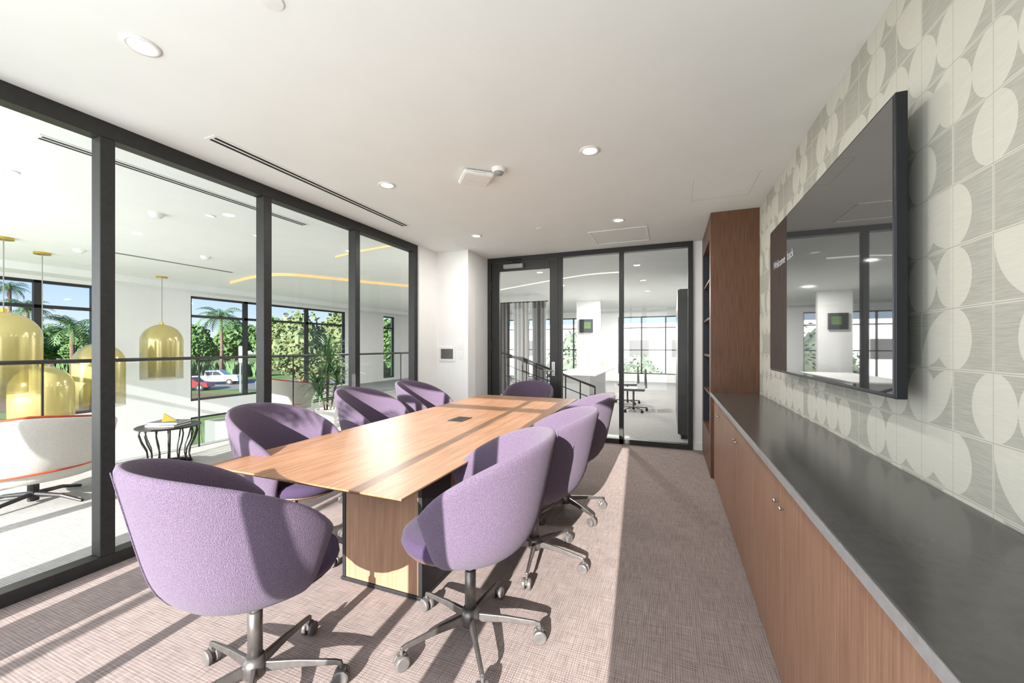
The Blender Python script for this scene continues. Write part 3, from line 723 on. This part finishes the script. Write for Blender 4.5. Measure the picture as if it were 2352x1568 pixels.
def tree_at(q, d, w, m, label, seed, name='leafy_tree', lv_n=420):
    rnd = random.Random(seed); h = q.z - GZ
    t = thing(name, label, 'tree', (q.x, q.y, GZ), group='trees outside the windows')
    mb = MB(); ch = h * .8
    lobes = [(0, 0, h - ch * .45, w * .7, ch * .45)]
    for k in range(6):
        a_ = 2 * PI * k / 6 + rnd.uniform(0, .5); lobes.append((math.cos(a_) * w * .5, math.sin(a_) * w * .5, h - ch * rnd.uniform(.4, .75), w * .5, ch * .28))
    for (x, y, z, a_, b_) in lobes:
        blob(mb, (x, y, z), a_ * .88, b_ * .88, rnd); leaves(mb, (x, y, z), a_, b_, lv_n, d * .0065, rnd)
    mb.build('crown', m, t)
    MB().tube([(0, 0, 0), (.1, 0, h * .5)], [w * .09 + .1, w * .05 + .06], 8).build('trunk', M['bark'], t)
def tree(u, d, vtop, wpx, m, label, seed, name='leafy_tree'):
    tree_at(P(u, vtop, d), d, wpx * d / F / 2, m, label, seed)
def palm_at(q, Lf, label, seed, n=26, tr=.3, lw=.3):
    rnd = random.Random(seed); h = q.z - GZ
    t = thing('palm_tree', label, 'palm tree', (q.x, q.y, GZ), group='palms outside the windows')
    MB().tube([(0, 0, 0), (.15 * tr / .3, 0, h * .5), (0, 0, h)], [tr, tr * .73, tr * .6], 8).build('trunk', M['bark'], t, smooth=True)
    mb = MB()
    for k in range(n):
        az = 2 * PI * k / n + rnd.uniform(-.2, .2); el = rnd.uniform(-.1, 1.25); p = Vector((0, 0, h)); N = 12
        for i in range(N):
            e2 = el - 1.9 * (i / N) ** 1.2; dr_ = Vector((math.cos(az) * math.cos(e2), math.sin(az) * math.cos(e2), math.sin(e2)))
            np_ = p + dr_ * Lf * 1.15 / N; sd = Vector((-math.sin(az), math.cos(az), 0)); ll = Lf * lw * math.sin(PI * min(1, (i + 1.5) / (N + 1)))
            for s in (-1, 1):
                tip = np_ + sd * s * ll + dr_ * ll * .4 - Vector((0, 0, ll * .45))
                mb.add([p, p.lerp(np_, .6), tip], [(0, 1, 2)])
            k_ = .012 * Lf
            mb.add([p - sd * k_, p + sd * k_, np_ + sd * k_, np_ - sd * k_], [(0, 1, 2, 3)])
            p = np_
    mb.build('fronds', M['leafP'], t)
def palm(u, d, vc, rpx, label, seed, n=26): palm_at(P(u, vc, d), rpx * d / F, label, seed, n)
palm(22, 60, 662, 34, 'tall palm at the far left edge of the view', 1)
palm(62, 46, 712, 46, 'green palm left of the first window mullion', 2)
palm(165, 40, 757, 62, 'wide low palm in the first window', 3, 32)
palm(508, 61, 727, 50, 'tall palm centred in the second window', 4)
palm_at(Vector((-2.25, -4.2, 3.05)), .62, 'slender palm behind the rear window, casting the frond shadows', 5, 13, .07)
tree(10, 75, 735, 150, M['leafA'], 'dark tree below the tallest palm', 11)
tree(120, 88, 748, 150, M['leafA'], 'dark tree behind the wide low palm', 12)
tree(205, 70, 775, 90, M['leafA'], 'dark tree at right edge of the first window', 13)
tree(300, 80, 760, 130, M['leafA'], 'dark tree behind the white column', 18)
tree(450, 78, 745, 80, M['leafA'], 'dark green tree at left edge of the second window', 14)
tree(545, 94, 738, 110, M['leafA'], 'dark green tree behind the tall palm', 15)
tree(622, 80, 728, 80, M['leafA'], 'dark tree right of the white sign post', 16)
tree(690, 34, 708, 140, M['leafB'], 'big olive brown tree in the right part of second window', 17)
tree(785, 50, 705, 100, M['leafB'], 'olive tree at right edge of the second window', 19)
tree(890, 45, 735, 60, M['leafA'], 'green tree in the narrow third window', 20)
for k, (x, y, z, lb) in enumerate(((-5.9, 26, 2.6, 'tree outside the far windows, left of the door curtain'), (-2.1, 32, .9, 'tree outside the far window behind the middle panel'), (3.2, 33, 1.1, 'tree outside the far window behind the right panel'))):
    tree_at(Vector((x, y, z)), 22, 2.1, M['leafC'], lb, 70 + k, lv_n=200)
for k, (u, d) in enumerate(((440, 64), (490, 66), (540, 64), (590, 66), (40, 63), (150, 63))):
    rnd = random.Random(40 + k); q = P(u, HZ, d); mb = MB()
    for j in range(60):
        az = rnd.uniform(0, 2 * PI); rr = rnd.uniform(0, 1.3); L_ = rnd.uniform(1.4, 2.8); bx, by = rr * math.cos(az), rr * math.sin(az); sx = rnd.uniform(-.5, .5)
        mb.add([(bx - .1, by, 0), (bx + .1, by, 0), (bx + sx + .3, by + .1, L_ * .6), (bx + sx * 1.8, by, L_), (bx + sx - .3, by, L_ * .6)], [(0, 1, 2, 3, 4)])
    lbs = ['broad leaved shrub at left edge of second window', 'broad leaved shrub under the tall palm', 'broad leaved shrub left of the sign post', 'broad leaved shrub right of the sign post', 'broad leaved shrub at far left of first window', 'broad leaved shrub below the wide low palm']
    tag(mb.build('shrub', M['leafP'], loc=(q.x, q.y, GZ)), lbs[k], 'shrub', 'shrubs along the road')
def vehicle(u, d, name, label, cat, m, pickup, rz):
    q = P(u, HZ, d); t = thing(name, label, cat, (q.x, q.y, GZ + .03), rz)
    if pickup: pr = [(-2.9, .45), (-2.9, 1.15), (-.9, 1.18), (-.85, 1.85), (.7, 1.88), (1.35, 1.28), (2.7, 1.15), (2.85, .8), (2.85, .45)]
    else: pr = [(-2.2, .35), (-2.25, .95), (-1.5, 1.05), (-.9, 1.45), (.6, 1.45), (1.2, .98), (2.1, .85), (2.25, .35)]
    n = len(pr); mb = MB(); mb.add([(x, -.92, z) for x, z in pr] + [(x, .92, z) for x, z in pr], [tuple(range(n)), tuple(reversed(range(n, 2 * n)))] + [(i, (i + 1) % n + 0, (i + 1) % n + n, i + n)[::-1] for i in range(n)])
    mb.build('body', m, t, bevel=.05)
    z0, z1 = (1.25, 1.72) if pickup else (1.0, 1.36)
    for s in (-1, 1):
        for x0, x1, sl in (((-.7, -.02, 0), (.06, .62, .45)) if pickup else ((-.95, -.25, 0), (-.18, .5, .35))):
            MB().add([(x0, s * .93, z0), (x1 + sl, s * .93, z0), (x1, s * .93, z1), (x0 + (.1 if not pickup else 0), s * .93, z1)], [(0, 1, 2, 3)]).build('side_window', M['dark'], t)
    for x in ((-1.9, 1.85) if pickup else (-1.4, 1.4)):
        for s in (-1, 1):
            wh = MB().tube([(x, s * .7, .38), (x, s * .95, .38)], .38, 18).build('wheel', M['dark'], t)
            MB().tube([(x, s * .951, .38), (x, s * .965, .38)], .2, 12).build('hubcap', M['grey'], wh)
vehicle(495, 52, 'pickup_truck', 'white pickup truck parked on the road outside', 'truck', M['carw'], True, R(38))
vehicle(433, 45, 'car', 'red car in front of the white pickup truck', 'car', M['carr'], False, R(38))
q = P(555, HZ, 44); t = thing('sign_post', 'white sign post standing on the lawn outside', 'sign', (q.x, q.y, GZ))
MB().box(-.35, .35, -.1, .1, 3.2, 5.0).build('sign_panel', M['white'], t)
for x in (-.25, .15): MB().box(x, x + .1, -.05, .05, 0, 3.2).build('post', M['white'], t)
for k in range(5):
    rnd = random.Random(60 + k); mb = MB(); x = -12.8; y = 5.8 + k * 1.9
    for j in range(60):
        az = rnd.uniform(0, 2 * PI); L_ = rnd.uniform(1.2, 2.4); mb.add([(0, 0, 0), (.06, .06, 0), (.33 * math.cos(az) * L_, .33 * math.sin(az) * L_, L_)], [(0, 1, 2)])
    o = mb.build('garden_plant', M['red'] if k % 2 == 0 else M['leafP'], loc=(x, y, GZ), )
    tag(o, ('spiky red garden plant' if k % 2 == 0 else 'spiky green garden plant') + ' outside the lower window', 'plant', 'red garden plants by the lower window' if k % 2 == 0 else 'green garden plants by the lower window')
    o.scale = (1.1, 1.1, 1.2)

# ---------------------------------------------------------------- light
w = bpy.data.worlds.new('sky'); SC.world = w; w.use_nodes = True; nt = w.node_tree; nt.nodes.clear()
out = nt.nodes.new('ShaderNodeOutputWorld'); bg = nt.nodes.new('ShaderNodeBackground'); tc = nt.nodes.new('ShaderNodeTexCoord'); sp = nt.nodes.new('ShaderNodeSeparateXYZ'); cr = nt.nodes.new('ShaderNodeValToRGB')
nt.links.new(tc.outputs['Generated'], sp.inputs[0]); nt.links.new(sp.outputs[2], cr.inputs[0]); nt.links.new(cr.outputs[0], bg.inputs[0]); nt.links.new(bg.outputs[0], out.inputs[0])
cr.color_ramp.elements[0].position = 0; cr.color_ramp.elements[0].color = (*S(222, 234, 246), 1)
cr.color_ramp.elements[1].position = .5; cr.color_ramp.elements[1].color = (*S(110, 160, 228), 1)
e = cr.color_ramp.elements.new(.16); e.color = (*S(152, 192, 238), 1)
bg.inputs[1].default_value = 1.35
sl = bpy.data.lights.new('sun', 'SUN'); sl.energy = 17.5; sl.angle = R(.35); sl.color = (1, .965, .92)
so = bpy.data.objects.new('sun', sl); COL.objects.link(so); el = R(20.3); az = R(-4.2)
so.rotation_euler = Vector((math.sin(az) * math.cos(el), math.cos(az) * math.cos(el), -math.sin(el))).to_track_quat('-Z', 'Y').to_euler()
def area(name, loc, rot, sx, sy, e, col=(1, 1, 1)):
    l = bpy.data.lights.new(name, 'AREA'); l.shape = 'RECTANGLE'; l.size = sx; l.size_y = sy; l.energy = e; l.color = col
    o = bpy.data.objects.new(name, l); COL.objects.link(o); o.location = loc; o.rotation_euler = rot; return o
area('window_light_room', (-1.3, YB + .03, 1.3), (R(97), 0, 0), 2.4, 2.4, 80, (.93, .97, 1))  # added fill panel at the rear glazing, out of view, brightens the room
area('window_light_lounge', (-6.9, YB + .03, 1.4), (R(93), 0, 0), 6.5, 2.4, 250, (.97, .98, 1))  # added unseen fill for the lounge, on top of the sky
for x, y, e in ((-2.255, 2.77, 10), (-.53, 2.81, 12), (-.53, 1.09, 9), (-.53, 4.48, 16), (-2.255, 4.46, 16), (-1.5, 8, 90), (-1.5, 11, 100), (-7, 8, 90), (-5, 12, 110), (-4.8, 6, 80), (-1.2, 14, 100)):  # lamps without a fitting, beyond the door and in the lounge, are added fill
    l = bpy.data.lights.new('downlight_lamp', 'AREA'); l.shape = 'DISK'; l.size = .1; l.energy = e; l.color = (1, .97, .93)
    o = bpy.data.objects.new('downlight_lamp', l); COL.objects.link(o); o.location = (x, y, CZ - .012)
# ---------------------------------------------------------------- camera
cam = bpy.data.cameras.new('camera'); cam.sensor_width = 36; cam.lens = F / 2352 * 36; cam.shift_y = (HZ - 784) / 2352; cam.clip_end = 600; cam.clip_start = .02
co = bpy.data.objects.new('camera', cam); COL.objects.link(co); co.location = (0, 0, H); co.rotation_euler = (R(90), 0, YAW); SC.camera = co
SC.view_settings.view_transform = 'Standard'
